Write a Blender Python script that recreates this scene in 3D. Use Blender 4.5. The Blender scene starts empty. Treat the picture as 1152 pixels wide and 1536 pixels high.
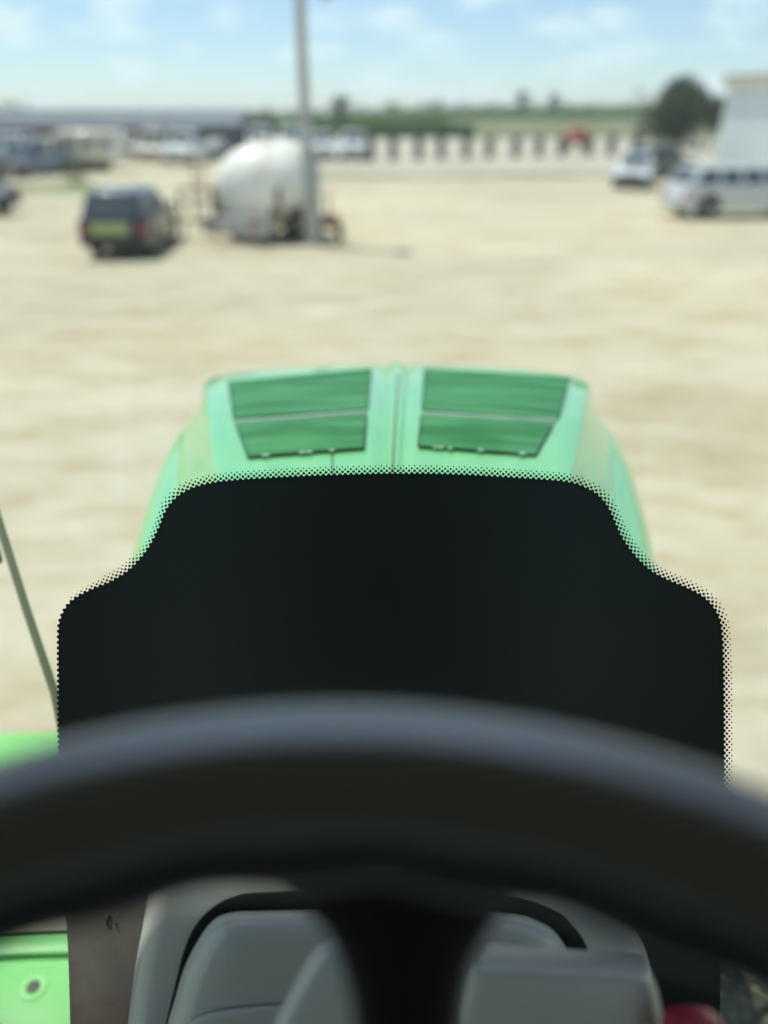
import bpy, bmesh, math, random
from mathutils import Vector, Matrix
R = math.radians
PI = math.pi
random.seed(11)
S = bpy.context.scene
COL = S.collection

# ---------------------------------------------------------------- camera
EYE = Vector((0, 0, 3.1)); PITCH = R(28.1); FPX = 1109.0
cam_d = bpy.data.cameras.new('camera'); cam = bpy.data.objects.new('camera', cam_d); COL.objects.link(cam)
cam.location = EYE; cam.rotation_euler = (PI/2 - PITCH, 0, 0)
cam_d.sensor_fit = 'VERTICAL'; cam_d.sensor_height = 36; cam_d.sensor_width = 27
cam_d.lens = 36*FPX/1536; cam_d.clip_start = 0.02; cam_d.clip_end = 5000
cam_d.dof.use_dof = True; cam_d.dof.focus_distance = 0.80
cam_d.dof.aperture_fstop = (cam_d.lens/1000)/(0.0178)
S.camera = cam

# ---------------------------------------------------------------- light
SUN = Vector((-0.30, 0.20, 0.92)).normalized()
EL = math.asin(SUN.z); AZ = math.atan2(SUN.x, SUN.y)
W = bpy.data.worlds.new('World'); S.world = W; W.use_nodes = True
nt = W.node_tree; nt.nodes.clear()
def N(t, tp, **k):
    n = t.nodes.new(tp)
    for a, b in k.items(): setattr(n, a, b)
    return n
out = N(nt, 'ShaderNodeOutputWorld'); bg = N(nt, 'ShaderNodeBackground')
sky = N(nt, 'ShaderNodeTexSky', sky_type='NISHITA', sun_disc=False, sun_elevation=EL, sun_rotation=AZ)
sky.air_density = 1.0; sky.dust_density = 0.15; sky.ozone_density = 2.2
tc = N(nt, 'ShaderNodeTexCoord'); mp = N(nt, 'ShaderNodeMapping'); mp.inputs['Scale'].default_value = (1, 1, 2.6)
mp.inputs['Location'].default_value = (0.35, 0.1, 0.2)
nz = N(nt, 'ShaderNodeTexNoise'); nz.inputs['Scale'].default_value = 13.0; nz.inputs['Detail'].default_value = 6; nz.inputs['Roughness'].default_value = 0.55
rp = N(nt, 'ShaderNodeValToRGB'); rp.color_ramp.elements[0].position = 0.49; rp.color_ramp.elements[1].position = 0.64
rp.color_ramp.elements[0].color = (0.20, 0.20, 0.20, 1); rp.color_ramp.elements[1].color = (0.80, 0.80, 0.80, 1)
mx = N(nt, 'ShaderNodeMix', data_type='RGBA'); mx.inputs['B'].default_value = (6.6, 7.7, 8.1, 1)
L = nt.links.new
L(tc.outputs['Generated'], mp.inputs['Vector']); L(mp.outputs['Vector'], nz.inputs['Vector']); L(nz.outputs['Fac'], rp.inputs['Fac'])
L(rp.outputs['Color'], mx.inputs['Factor']); tn = N(nt, 'ShaderNodeMix', data_type='RGBA', blend_type='MULTIPLY'); tn.inputs['Factor'].default_value = 1; tn.inputs['B'].default_value = (0.85, 0.95, 1.09, 1)
L(sky.outputs['Color'], tn.inputs['A']); L(tn.outputs['Result'], mx.inputs['A']); L(mx.outputs['Result'], bg.inputs['Color'])
bg.inputs['Strength'].default_value = 0.1
L(bg.outputs['Background'], out.inputs['Surface'])
sun_d = bpy.data.lights.new('sun', 'SUN'); sun = bpy.data.objects.new('sun', sun_d); COL.objects.link(sun)
sun_d.energy = 3.6; sun_d.angle = R(0.5); sun_d.color = (1, 0.955, 0.87)
sun.rotation_euler = SUN.to_track_quat('Z', 'Y').to_euler(); sun.location = (0, 0, 30)
S.view_settings.view_transform = 'Standard'; S.view_settings.look = 'None'
S.view_settings.exposure = 0.45; S.view_settings.gamma = 1
S.render.engine = 'CYCLES'; S.cycles.use_denoising = True
S.cycles.max_bounces = 8; S.cycles.transparent_max_bounces = 24; S.cycles.volume_bounces = 0

# ---------------------------------------------------------------- pixel helpers (reference pixels 1152x1536)
FW = Vector((0, math.cos(PITCH), -math.sin(PITCH))); UP = Vector((0, math.sin(PITCH), math.cos(PITCH)))
def ray(px, py): return FW + Vector(((px-576)/FPX, 0, 0)) - UP*((py-768)/FPX)
def P(px, py, t): return EYE + ray(px, py)*t
def G(px, py, z=0.0):
    r = ray(px, py); return EYE + r*((z-EYE.z)/r.z)
def GD(px, d, z=0.0):                       # ground point at distance d (along +Y) in the column px near the horizon
    t = d*math.cos(PITCH) + (EYE.z - z)*math.sin(PITCH)
    return Vector(((px-576)/FPX*t, d, z))

# ---------------------------------------------------------------- materials
def mat(name, col, rough=0.6, metal=0.0, noise=None, bump=None, coat=0.0, spec=0.5, detail=5, nscale=(1, 1, 1), emit=None):
    m = bpy.data.materials.new(name); m.use_nodes = True; t = m.node_tree; b = t.nodes['Principled BSDF']
    b.inputs['Base Color'].default_value = (*col, 1); b.inputs['Roughness'].default_value = rough
    b.inputs['Metallic'].default_value = metal; b.inputs['Coat Weight'].default_value = coat; b.inputs['Coat Roughness'].default_value = 0.06
    b.inputs['Specular IOR Level'].default_value = spec
    tcn = N(t, 'ShaderNodeTexCoord'); mpn = N(t, 'ShaderNodeMapping'); mpn.inputs['Scale'].default_value = nscale
    t.links.new(tcn.outputs['Object'], mpn.inputs['Vector'])
    if noise:
        sc, c2, lo, hi = noise
        n = N(t, 'ShaderNodeTexNoise'); n.inputs['Scale'].default_value = sc; n.inputs['Detail'].default_value = detail
        t.links.new(mpn.outputs['Vector'], n.inputs['Vector'])
        r = N(t, 'ShaderNodeValToRGB'); r.color_ramp.elements[0].position = lo; r.color_ramp.elements[1].position = hi
        r.color_ramp.elements[0].color = (*col, 1); r.color_ramp.elements[1].color = (*c2, 1)
        t.links.new(n.outputs['Fac'], r.inputs['Fac']); t.links.new(r.outputs['Color'], b.inputs['Base Color'])
    if bump:
        n2 = N(t, 'ShaderNodeTexNoise'); n2.inputs['Scale'].default_value = bump[0]; n2.inputs['Detail'].default_value = 4
        t.links.new(mpn.outputs['Vector'], n2.inputs['Vector'])
        bp = N(t, 'ShaderNodeBump'); bp.inputs['Strength'].default_value = bump[1]; bp.inputs['Distance'].default_value = bump[2]
        t.links.new(n2.outputs['Fac'], bp.inputs['Height']); t.links.new(bp.outputs['Normal'], b.inputs['Normal'])
    return m
def thin_glass(name, tint, gloss=1.0):
    m = bpy.data.materials.new(name); m.use_nodes = True; t = m.node_tree; t.nodes.clear()
    o = N(t, 'ShaderNodeOutputMaterial'); a = N(t, 'ShaderNodeBsdfTransparent'); g = N(t, 'ShaderNodeBsdfGlossy')
    g.inputs['Roughness'].default_value = 0.02; a.inputs['Color'].default_value = (*tint, 1)
    f = N(t, 'ShaderNodeFresnel'); f.inputs['IOR'].default_value = 1.35
    x = N(t, 'ShaderNodeMixShader'); t.links.new(f.outputs['Fac'], x.inputs['Fac'])
    t.links.new(a.outputs['BSDF'], x.inputs[1]); t.links.new(g.outputs['BSDF'], x.inputs[2]); t.links.new(x.outputs['Shader'], o.inputs['Surface'])
    return m

def ground_material():
    m = bpy.data.materials.new('limestone_gravel'); m.use_nodes = True; t = m.node_tree; b = t.nodes['Principled BSDF']
    b.inputs['Roughness'].default_value = 0.95; b.inputs['Specular IOR Level'].default_value = 0.15
    tcn = N(t, 'ShaderNodeTexCoord')
    def noise(scale, det, sc=(1, 1, 1), rot=0, dist=0.0, rough=0.5):
        mpn = N(t, 'ShaderNodeMapping'); mpn.inputs['Scale'].default_value = sc; mpn.inputs['Rotation'].default_value = (0, 0, rot)
        n = N(t, 'ShaderNodeTexNoise'); n.inputs['Scale'].default_value = scale; n.inputs['Detail'].default_value = det
        n.inputs['Distortion'].default_value = dist; n.inputs['Roughness'].default_value = rough
        t.links.new(tcn.outputs['Object'], mpn.inputs['Vector']); t.links.new(mpn.outputs['Vector'], n.inputs['Vector'])
        return n.outputs['Fac']
    def ramp(src, p0, p1, c0, c1):
        r = N(t, 'ShaderNodeValToRGB'); r.color_ramp.elements[0].position = p0; r.color_ramp.elements[1].position = p1
        r.color_ramp.elements[0].color = (*c0, 1); r.color_ramp.elements[1].color = (*c1, 1); t.links.new(src, r.inputs['Fac']); return r.outputs['Color']
    def mixc(f, a, c, mode='MIX'):
        x = N(t, 'ShaderNodeMix', data_type='RGBA', blend_type=mode)
        if isinstance(f, float): x.inputs['Factor'].default_value = f
        else: t.links.new(f, x.inputs['Factor'])
        t.links.new(a, x.inputs['A']); t.links.new(c, x.inputs['B']); return x.outputs['Result']
    A = ramp(noise(0.34, 8, (0.5, 2.0, 1), R(7), 1.9, 0.6), 0.34, 0.66, GR0, GR1)       # wide tracks scraped across the lot
    Bc = ramp(noise(1.1, 6, (0.8, 1.8, 1), R(-14), 0.8), 0.45, 0.72, (1, 1, 1), (0.84, 0.80, 0.71))  # browner damp patches
    Cc = ramp(noise(3.2, 6, (1, 2, 1), R(20), 0.4, 0.7), 0.4, 0.75, (1, 1, 1), (0.87, 0.85, 0.80))
    D = ramp(noise(45, 6, rough=0.8), 0.3, 0.7, (0.86, 0.85, 0.83), (1.1, 1.1, 1.1))
    E = ramp(noise(0.075, 3, (1, 1.6, 1), R(25), 0.5), 0.38, 0.62, (0.87, 0.88, 0.89), (1.03, 1.02, 1.0))     # greyer compacted zones and bleached ones
    c = mixc(1.0, A, Bc, 'MULTIPLY'); c = mixc(1.0, c, E, 'MULTIPLY'); c = mixc(1.0, c, Cc, 'MULTIPLY'); c = mixc(1.0, c, D, 'MULTIPLY')
    t.links.new(c, b.inputs['Base Color'])
    bp = N(t, 'ShaderNodeBump'); bp.inputs['Strength'].default_value = 0.5; bp.inputs['Distance'].default_value = 0.03
    t.links.new(noise(30, 6, rough=0.7), bp.inputs['Height']); t.links.new(bp.outputs['Normal'], b.inputs['Normal'])
    return m
GR0 = (0.49, 0.43, 0.305); GR1 = (0.60, 0.56, 0.44)
M = {}
M['ground'] = ground_material()
M['grass'] = mat('dry_grass', (0.10, 0.15, 0.05), 0.9, noise=(0.9, (0.30, 0.29, 0.15), 0.35, 0.65))
M['verge'] = mat('thin_grass_verge', (0.17, 0.18, 0.095), 0.95, noise=(0.7, (0.30, 0.28, 0.18), 0.4, 0.75))
M['crop'] = mat('green_crop', (0.028, 0.062, 0.008), 0.9, spec=0.0, noise=(0.05, (0.045, 0.085, 0.013), 0.35, 0.65), bump=(1.2, 1.0, 0.5))
M['crop_near'] = mat('dark_corn', (0.10, 0.20, 0.075), 0.9, spec=0.0, noise=(0.5, (0.15, 0.25, 0.09), 0.35, 0.65))
M['pale_field'] = mat('pale_stubble_field', (0.15, 0.17, 0.10), 0.95, spec=0.0, noise=(0.08, (0.21, 0.215, 0.135), 0.3, 0.7))
M['lot2'] = mat('grey_limestone_lot', (0.38, 0.345, 0.26), 0.95, noise=(0.25, (0.44, 0.405, 0.32), 0.35, 0.65))
M['leaf'] = mat('leaf_dark', (0.035, 0.06, 0.025), 0.8, noise=(1.5, (0.07, 0.10, 0.045), 0.4, 0.6))
M['leaf2'] = mat('leaf_green', (0.05, 0.10, 0.03), 0.8, noise=(1.5, (0.09, 0.15, 0.045), 0.4, 0.6))
M['bark'] = mat('bark', (0.10, 0.075, 0.05), 0.95, noise=(9, (0.16, 0.13, 0.10), 0.4, 0.6))
M['hood'] = mat('green_hood_paint', (0.14, 0.47, 0.17), 0.32, coat=1.0, noise=(3.0, (0.18, 0.53, 0.205), 0.35, 0.7), bump=(220, 0.04, 0.001))
M['hood'].node_tree.nodes['Principled BSDF'].inputs['Coat IOR'].default_value = 1.65
M['hoodtrim'] = mat('green_screen_frame', (0.16, 0.47, 0.22), 0.4, coat=0.4)
M['brownseam'] = mat('brown_seam', (0.12, 0.09, 0.05), 0.7, noise=(30, (0.16, 0.13, 0.07), 0.3, 0.7))
M['clip'] = mat('pale_clip', (0.30, 0.50, 0.36), 0.5, noise=(30, (0.40, 0.56, 0.44), 0.3, 0.7))
M['seal'] = mat('black_rubber_seal', (0.012, 0.02, 0.016), 0.6)
M['side_green'] = mat('green_side_paint', (0.17, 0.53, 0.14), 0.45, noise=(6, (0.22, 0.58, 0.19), 0.35, 0.7))
M['frit'] = mat('black_ceramic_frit', (0.010, 0.016, 0.016), 0.35, spec=0.28)
M['glass'] = thin_glass('windshield_glass', (0.955, 0.985, 0.97))
M['glass2'] = thin_glass('cab_side_glass', (0.88, 0.95, 0.91))
M['wheelrub'] = mat('black_soft_grip', (0.009, 0.010, 0.011), 0.45, spec=0.5, bump=(260, 0.25, 0.0006), coat=0.0)
M['wheelrub'].node_tree.nodes['Principled BSDF'].inputs['IOR'].default_value = 2.9
M['wheelrub'].node_tree.nodes['Principled BSDF'].inputs['Specular Tint'].default_value = (1, 0.96, 0.90, 1)
M['wheelrub'].node_tree.nodes['Principled BSDF'].inputs['Roughness'].default_value = 0.27
M['wheelrub'].node_tree.nodes['Principled BSDF'].inputs['Coat IOR'].default_value = 2.35
M['wheelrub'].node_tree.nodes['Principled BSDF'].inputs['Coat Tint'].default_value = (1, 1, 1, 1)
M['wheelrub'].node_tree.nodes['Principled BSDF'].inputs['Coat Roughness'].default_value = 0.2
M['wheelrub'].node_tree.nodes['Principled BSDF'].inputs['Sheen Weight'].default_value = 0.45
M['wheelrub'].node_tree.nodes['Principled BSDF'].inputs['Sheen Roughness'].default_value = 0.35
M['spoke'] = mat('black_spoke_plastic', (0.008, 0.009, 0.009), 0.5, spec=0.3)
M['console'] = mat('grey_console_plastic', (0.55, 0.54, 0.50), 0.30, spec=0.7, bump=(650, 0.12, 0.0005), noise=(5, (0.59, 0.58, 0.54), 0.3, 0.7))
M['gap'] = mat('black_cowl_gap', (0.004, 0.004, 0.004), 0.8)
M['brown'] = mat('dusty_brown_trim', (0.25, 0.215, 0.18), 0.85, noise=(38, (0.30, 0.255, 0.215), 0.35, 0.7), bump=(300, 0.3, 0.0006))
M['liner'] = mat('grey_headliner', (0.12, 0.12, 0.115), 0.9, noise=(6, (0.14, 0.14, 0.135), 0.3, 0.7))
M['cab'] = mat('cab_lining', (0.10, 0.105, 0.105), 0.8, noise=(6, (0.13, 0.135, 0.135), 0.3, 0.7))
M['cabgreen'] = mat('cab_green_paint', (0.03, 0.17, 0.035), 0.35, coat=0.5, noise=(2, (0.035, 0.19, 0.04), 0.3, 0.7))
M['red'] = mat('red_knob_plastic', (0.36, 0.012, 0.035), 0.35, noise=(40, (0.42, 0.02, 0.05), 0.3, 0.7))
M['rod'] = mat('grey_green_rod', (0.17, 0.20, 0.125), 0.55, noise=(12, (0.21, 0.235, 0.15), 0.3, 0.7))
M['tyre'] = mat('black_tyre_rubber', (0.02, 0.02, 0.02), 0.85, noise=(6, (0.07, 0.06, 0.05), 0.5, 0.8))
M['mud'] = mat('mud_caked_rubber', (0.07, 0.075, 0.055), 0.7, noise=(40, (0.42, 0.38, 0.22), 0.52, 0.75), bump=(60, 0.7, 0.01), detail=8)
M['rimy'] = mat('yellow_wheel_disc', (0.65, 0.45, 0.03), 0.4, noise=(6, (0.6, 0.42, 0.05), 0.3, 0.7))
M['iron'] = mat('cast_iron_paint', (0.05, 0.055, 0.05), 0.6, noise=(8, (0.09, 0.08, 0.07), 0.4, 0.7))
M['rim'] = mat('grey_alloy', (0.42, 0.42, 0.42), 0.4, metal=0.4, noise=(8, (0.5, 0.5, 0.5), 0.3, 0.7))
M['carglass'] = mat('dark_car_glass', (0.06, 0.072, 0.08), 0.06, spec=0.8, noise=(2, (0.07, 0.085, 0.09), 0.3, 0.7))
M['blackpl'] = mat('black_car_plastic', (0.025, 0.025, 0.027), 0.6, noise=(8, (0.035, 0.035, 0.035), 0.3, 0.7))
M['redlamp'] = mat('red_lamp_lens', (0.35, 0.01, 0.01), 0.2, noise=(20, (0.42, 0.02, 0.02), 0.3, 0.7))
M['clearlamp'] = mat('clear_lamp_lens', (0.7, 0.72, 0.74), 0.15, noise=(20, (0.8, 0.8, 0.8), 0.3, 0.7))
def paint(n, c, metal=0.0): return mat(n, c, 0.35, metal, coat=0.7, noise=(1.2, tuple(min(1, x*1.08+0.004) for x in c), 0.3, 0.7))
M['navy'] = paint('dark_navy_paint', (0.022, 0.03, 0.042)); M['white'] = paint('white_paint', (0.72, 0.72, 0.70))
M['silver'] = paint('silver_paint', (0.52, 0.53, 0.53)); M['beige'] = paint('beige_paint', (0.50, 0.46, 0.36))
M['blue'] = paint('slate_blue_paint', (0.13, 0.17, 0.23)); M['grey'] = paint('grey_paint', (0.20, 0.20, 0.195)); M['cream'] = paint('cream_paint', (0.62, 0.57, 0.46))
M['ground_reflection'] = paint('painted_ground_reflection', (0.30, 0.36, 0.12)); M['orange'] = paint('orange_paint', (0.75, 0.12, 0.05)); M['charcoal'] = paint('charcoal_paint', (0.06, 0.08, 0.085))
M['tank'] = mat('white_tank_paint', (0.86, 0.83, 0.74), 0.45, noise=(1.3, (0.62, 0.54, 0.42), 0.50, 0.75), coat=0.15)
M['rust'] = mat('rusty_steel', (0.22, 0.10, 0.045), 0.9, noise=(5, (0.30, 0.24, 0.18), 0.35, 0.65))
M['dustysteel'] = mat('dusty_grey_steel', (0.42, 0.43, 0.43), 0.6, noise=(4, (0.50, 0.48, 0.44), 0.4, 0.7))
M['pole'] = mat('weathered_pole', (0.40, 0.40, 0.38), 0.85, noise=(3, (0.50, 0.48, 0.45), 0.35, 0.7), nscale=(4, 4, 0.4))
M['sleeve'] = mat('grey_concrete_sleeve', (0.36, 0.37, 0.34), 0.85, noise=(5, (0.43, 0.43, 0.40), 0.35, 0.7))
M['lamp'] = mat('lamp_housing', (0.35, 0.33, 0.29), 0.6, noise=(5, (0.42, 0.40, 0.36), 0.35, 0.7))
M['roof'] = mat('blue_grey_metal_roof', (0.18, 0.20, 0.225), 0.9, spec=0.2, noise=(0.6, (0.22, 0.24, 0.26), 0.35, 0.7))
M['shedwall'] = mat('shed_wall', (0.19, 0.18, 0.16), 0.8, noise=(0.6, (0.25, 0.235, 0.21), 0.35, 0.7))
M['dark'] = mat('dark_opening', (0.03, 0.033, 0.034), 0.9, noise=(2, (0.045, 0.05, 0.05), 0.3, 0.7))
M['gable'] = mat('grey_green_gable', (0.10, 0.125, 0.115), 0.8, noise=(1, (0.13, 0.15, 0.14), 0.3, 0.7))
M['bigwall'] = mat('white_ribbed_siding', (0.78, 0.83, 0.84), 0.6, noise=(0.5, (0.81, 0.85, 0.86), 0.3, 0.7))
M['eave'] = mat('cream_eave_trim', (0.60, 0.56, 0.45), 0.6, noise=(1, (0.65, 0.6, 0.5), 0.3, 0.7))
M['post'] = mat('dark_creosote_post', (0.10, 0.095, 0.09), 0.9, noise=(3, (0.16, 0.15, 0.13), 0.4, 0.7))
M['concrete'] = mat('pale_concrete', (0.34, 0.31, 0.245), 0.9, noise=(2, (0.40, 0.37, 0.30), 0.35, 0.7))

# ---------------------------------------------------------------- mesh helpers
class MB:
    def __init__(s): s.v = []; s.f = []
    def add(s, vs, fs):
        b = len(s.v); s.v += [Vector(v) for v in vs]; s.f += [tuple(b+i for i in f) for f in fs]; return s
    def box(s, c, d, ax=None, taper=1.0):
        c = Vector(c); X, Y, Z = ax if ax else (Vector((1, 0, 0)), Vector((0, 1, 0)), Vector((0, 0, 1)))
        vs = []
        for k in (-1, 1):
            q = taper if k > 0 else 1
            for (i, j) in ((-1, -1), (1, -1), (1, 1), (-1, 1)):
                vs.append(c + X*(i*d[0]/2*q) + Y*(j*d[1]/2*q) + Z*(k*d[2]/2))
        return s.add(vs, [(3, 2, 1, 0), (4, 5, 6, 7), (0, 1, 5, 4), (1, 2, 6, 5), (2, 3, 7, 6), (3, 0, 4, 7)])
    def loft(s, rings, cap=True, close=False):
        n = len(rings[0]); vs = [p for r in rings for p in r]; fs = []
        m = len(rings)
        for i in range(m if close else m-1):
            a = i*n; b = ((i+1) % m)*n
            for k in range(n): fs.append((a+k, a+(k+1) % n, b+(k+1) % n, b+k))
        if cap and not close: fs += [tuple(range(n))[::-1], tuple(range((m-1)*n, m*n))]
        return s.add(vs, fs)
    def tube(s, pts, rad, n=10, flat=1.0):
        pts = [Vector(p) for p in pts]; rings = []
        for i, p in enumerate(pts):
            d = (pts[min(i+1, len(pts)-1)] - pts[max(i-1, 0)]).normalized()
            a = Vector((0, 0, 1)) if abs(d.z) < 0.9 else Vector((1, 0, 0))
            u = d.cross(a).normalized(); w = u.cross(d)
            r = rad[i] if isinstance(rad, (list, tuple)) else rad
            rings.append([p + u*(math.cos(2*PI*k/n)*r) + w*(math.sin(2*PI*k/n)*r*flat) for k in range(n)])
        return s.loft(rings)
    def cyl(s, c, ax, r, h, n=24, r2=None):
        c = Vector(c); ax = Vector(ax).normalized(); a = Vector((0, 0, 1)) if abs(ax.z) < 0.9 else Vector((1, 0, 0))
        u = ax.cross(a).normalized(); w = ax.cross(u); r2 = r if r2 is None else r2
        return s.loft([[c + ax*(k*h/2) + (u*math.cos(2*PI*i/n) + w*math.sin(2*PI*i/n))*q for i in range(n)] for k, q in ((-1, r), (1, r2))])
    def lathe(s, c, ax, prof, n=32):
        c = Vector(c); ax = Vector(ax).normalized(); a = Vector((0, 0, 1)) if abs(ax.z) < 0.9 else Vector((1, 0, 0))
        u = ax.cross(a).normalized(); w = ax.cross(u)
        return s.loft([[c + ax*h + (u*math.cos(2*PI*i/n) + w*math.sin(2*PI*i/n))*max(r, 1e-4) for i in range(n)] for h, r in prof])
    def prism(s, poly, w, ax=0, x0=0.0):
        # poly in (y,z), extruded across x
        n = len(poly); a = [Vector((x0-w/2, y, z)) for y, z in poly]; b = [Vector((x0+w/2, y, z)) for y, z in poly]
        return s.loft([a, b])
    def build(s, name, m, parent=None, smooth=True, bevel=0, segs=2, world=False, angle=35, recalc=True):
        me = bpy.data.meshes.new(name)
        off = parent_base(parent) if (world and parent is not None) else Vector((0, 0, 0))
        me.from_pydata([v-off for v in s.v], [], s.f); me.update()
        bm = bmesh.new(); bm.from_mesh(me)
        if recalc: bmesh.ops.recalc_face_normals(bm, faces=bm.faces)
        if bevel:
            es = [e for e in bm.edges if len(e.link_faces) == 2 and e.calc_face_angle(0) > R(28)]
            bmesh.ops.bevel(bm, geom=es, offset=bevel, segments=segs, profile=0.5, affect='EDGES', clamp_overlap=True)
        if smooth:
            for f in bm.faces: f.smooth = True
            for e in bm.edges:
                if len(e.link_faces) == 2 and e.calc_face_angle(0) > R(angle): e.smooth = False
        bm.to_mesh(me); bm.free()
        me.materials.append(m)
        o = bpy.data.objects.new(name, me); COL.objects.link(o)
        if parent is not None: o.parent = parent
        return o
def parent_base(p):
    v = Vector((0, 0, 0))
    while p is not None: v += p.location; p = p.parent
    return v
def thing(name, label, cat, loc=(0, 0, 0), rz=0.0, group=None):
    o = bpy.data.objects.new(name, None); COL.objects.link(o); o.empty_display_size = 0.3
    o.location = loc; o.rotation_euler = (0, 0, rz); o['label'] = label; o['category'] = cat
    if group: o['group'] = group
    return o
def tag(o, label, cat, group=None):
    o['label'] = label; o['category'] = cat
    if group: o['group'] = group
    return o
def struct(o, kind='structure'): o['kind'] = kind; return o
def copy_tree(o, parent=None):
    c = o.copy(); COL.objects.link(c); c.parent = parent
    for ch in list(o.children): copy_tree(ch, c)
    return c

# ================================================================= SETTING
def sheet(name, pts, z, m, nx=1):
    mb = MB(); mb.add([(x, y, z) for x, y in pts], [tuple(range(len(pts)))])
    return struct(mb.build(name, m, smooth=False))
sheet('ground', [(-640, -190), (640, -190), (640, 690), (-640, 690)], 0, M['ground'])
# second, greyer lot beyond the verge
a0 = G(440, 250); sheet('far_lot', [(-5, 49.3), (44, 53.5), (110, 146), (-26, 146)], 0.004, M['lot2'])
# verge between the lots
mb = MB(); pts = []
for i in range(41):
    x = -5 + i*1.2; y = 46 + i*0.12 + 0.3*math.sin(i*1.3); pts.append((x, y, 3.2 + 0.8*math.sin(i*0.7)))
vs = []; fs = []
for (x, y, w) in pts: vs += [(x, y, 0.012), (x, y+w*0.5, 0.10), (x, y+w, 0.012)]
for i in range(40):
    for k in range(2): fs.append((i*3+k, i*3+3+k, i*3+4+k, i*3+1+k))
mb.add(vs, fs); struct(mb.build('grass_verge', M['verge']))
# left grass strip
mb = MB(); vs = []; fs = []
for i in range(31):
    x = -32 + i*0.65; y = 37 + 0.4*math.sin(i*1.1); w = 5.5 + 1.2*math.sin(i*0.6)
    for k in range(4): vs.append((x, y+w*k/3, 0.02 + 0.08*math.sin(PI*k/3)))
for i in range(30):
    for k in range(3): fs.append((i*4+k, i*4+4+k, i*4+5+k, i*4+1+k))
mb.add(vs, fs); struct(mb.build('grass_strip', M['grass']))
# hill with crops
def hill_z(x, y):
    t = max(0, min(1, (y-142)/240.0)); s = t*t*(3-2*t)
    r = 0.5 + 0.5*math.tanh((x+20)/70.0)
    return s*(1.8 + 4.6*r + 0.5*math.sin(x*0.021+1))
mb = MB(); nx, ny = 90, 50; vs = []; fs = []
for j in range(ny+1):
    y = 140 + 420*(j/ny)**1.5
    for i in range(nx+1):
        x = -330 + 660*i/nx; vs.append((x, y, hill_z(x, y) + 0.006))
for j in range(ny):
    for i in range(nx):
        a = j*(nx+1)+i; fs.append((a, a+1, a+nx+2, a+nx+1))
mb.add(vs, fs); hill = struct(mb.build('hill', M['crop']))
def crop_block(name, x0, x1, y0, y1, h, m, n=2600):
    mb = MB(); rnd = random.Random(hash(name) % 1000 if False else len(name)*7)
    for _ in range(n):
        x = rnd.uniform(x0, x1); y = y0 + (y1-y0)*rnd.random()**1.6; z = hill_z(x, y); hh = h*rnd.uniform(0.8, 1.12)
        a = rnd.uniform(0, PI); w = rnd.uniform(0.35, 0.8)
        dx, dy = math.cos(a)*w, math.sin(a)*w; lx, ly = rnd.uniform(-.3, .3), rnd.uniform(-.3, .3)
        mb.add([(x-dx, y-dy, z), (x+dx, y+dy, z), (x+dx*0.6+lx, y+dy*0.6+ly, z+hh), (x-dx*0.6+lx, y-dy*0.6+ly, z+hh)], [(0, 1, 2, 3)])
    return struct(mb.build(name, m, smooth=False, recalc=False), 'stuff')
crop_block('corn_rows', -40, 15, 140, 165, 1.75, M['crop_near'], 5000)
# pale field at the foot of the hill on the right
mb = MB(); vs = []; fs = []
for j in range(13):
    y = 143 + j*5.0
    for i in range(31):
        x = 15 + i*5; vs.append((x, y, hill_z(x, y) + 0.05 + 1.7*min(1, j/10.0)))
for j in range(12):
    for i in range(30):
        a = j*31+i; fs.append((a, a+1, a+32, a+31))
mb.add(vs, fs); struct(mb.build('pale_field', M['pale_field']), 'stuff')

# ---------------------------------------------------------------- trees
def tree(name, label, loc, h, rx, m, n, seed, group=None, trunk_h=0.3, cat='tree'):
    rnd = random.Random(seed); t = thing(name, label, cat, loc, 0, group)
    tb = MB(); tb.tube([(0, 0, 0), (0.05*rx, 0, h*trunk_h), (0, 0.04*rx, h*0.75)], [0.045*h, 0.032*h, 0.01*h], 8)
    cl = []
    for k in range(9):
        a = rnd.uniform(0, 2*PI); q = rnd.uniform(0.2, 0.62)*rx; z = h*rnd.uniform(trunk_h+0.12, 0.84)
        tip = (q*math.cos(a), q*math.sin(a), z); tb.tube([(0, 0, h*trunk_h*0.9), (tip[0]*.5, tip[1]*.5, z*0.78), tip], [0.018*h, 0.012*h, 0.004*h], 6)
        cl.append((Vector(tip), rnd.uniform(0.3, 0.5)*rx))
    cl.append((Vector((0, 0, h*0.83)), rx*0.42)); cl.append((Vector((0, 0, h*0.55)), rx*0.62))
    tb.build('trunk', M['bark'], t)
    cb = MB()
    for _ in range(n):
        c, r = rnd.choice(cl); d = Vector((rnd.gauss(0, 1), rnd.gauss(0, 1), rnd.gauss(0, 0.85))).normalized()*r*rnd.random()**0.4
        p = c+d; sz = rnd.uniform(0.02, 0.045)*h
        u = Vector((rnd.gauss(0, 1), rnd.gauss(0, 1), rnd.gauss(0, 1))).normalized(); w = u.cross(Vector((rnd.gauss(0, 1), rnd.gauss(0, 1), rnd.gauss(0, 1)))).normalized()
        cb.add([p-u*sz, p+w*sz*0.6, p+u*sz, p-w*sz*0.6], [(0, 1, 2, 3)])
    cb.build('crown', m, t, smooth=False, recalc=False)
    return t
tree('broadleaf_tree', 'large dark round-crowned tree standing beside the white building at the right', GD(1014, 94), 6.3, 5.3, M['leaf'], 8000, 3, None, 0.08)
tree('broadleaf_tree', 'paler thin tree between the large dark tree and the white building', GD(1062, 99), 5.6, 2.0, M['leaf2'], 1600, 5)
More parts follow.
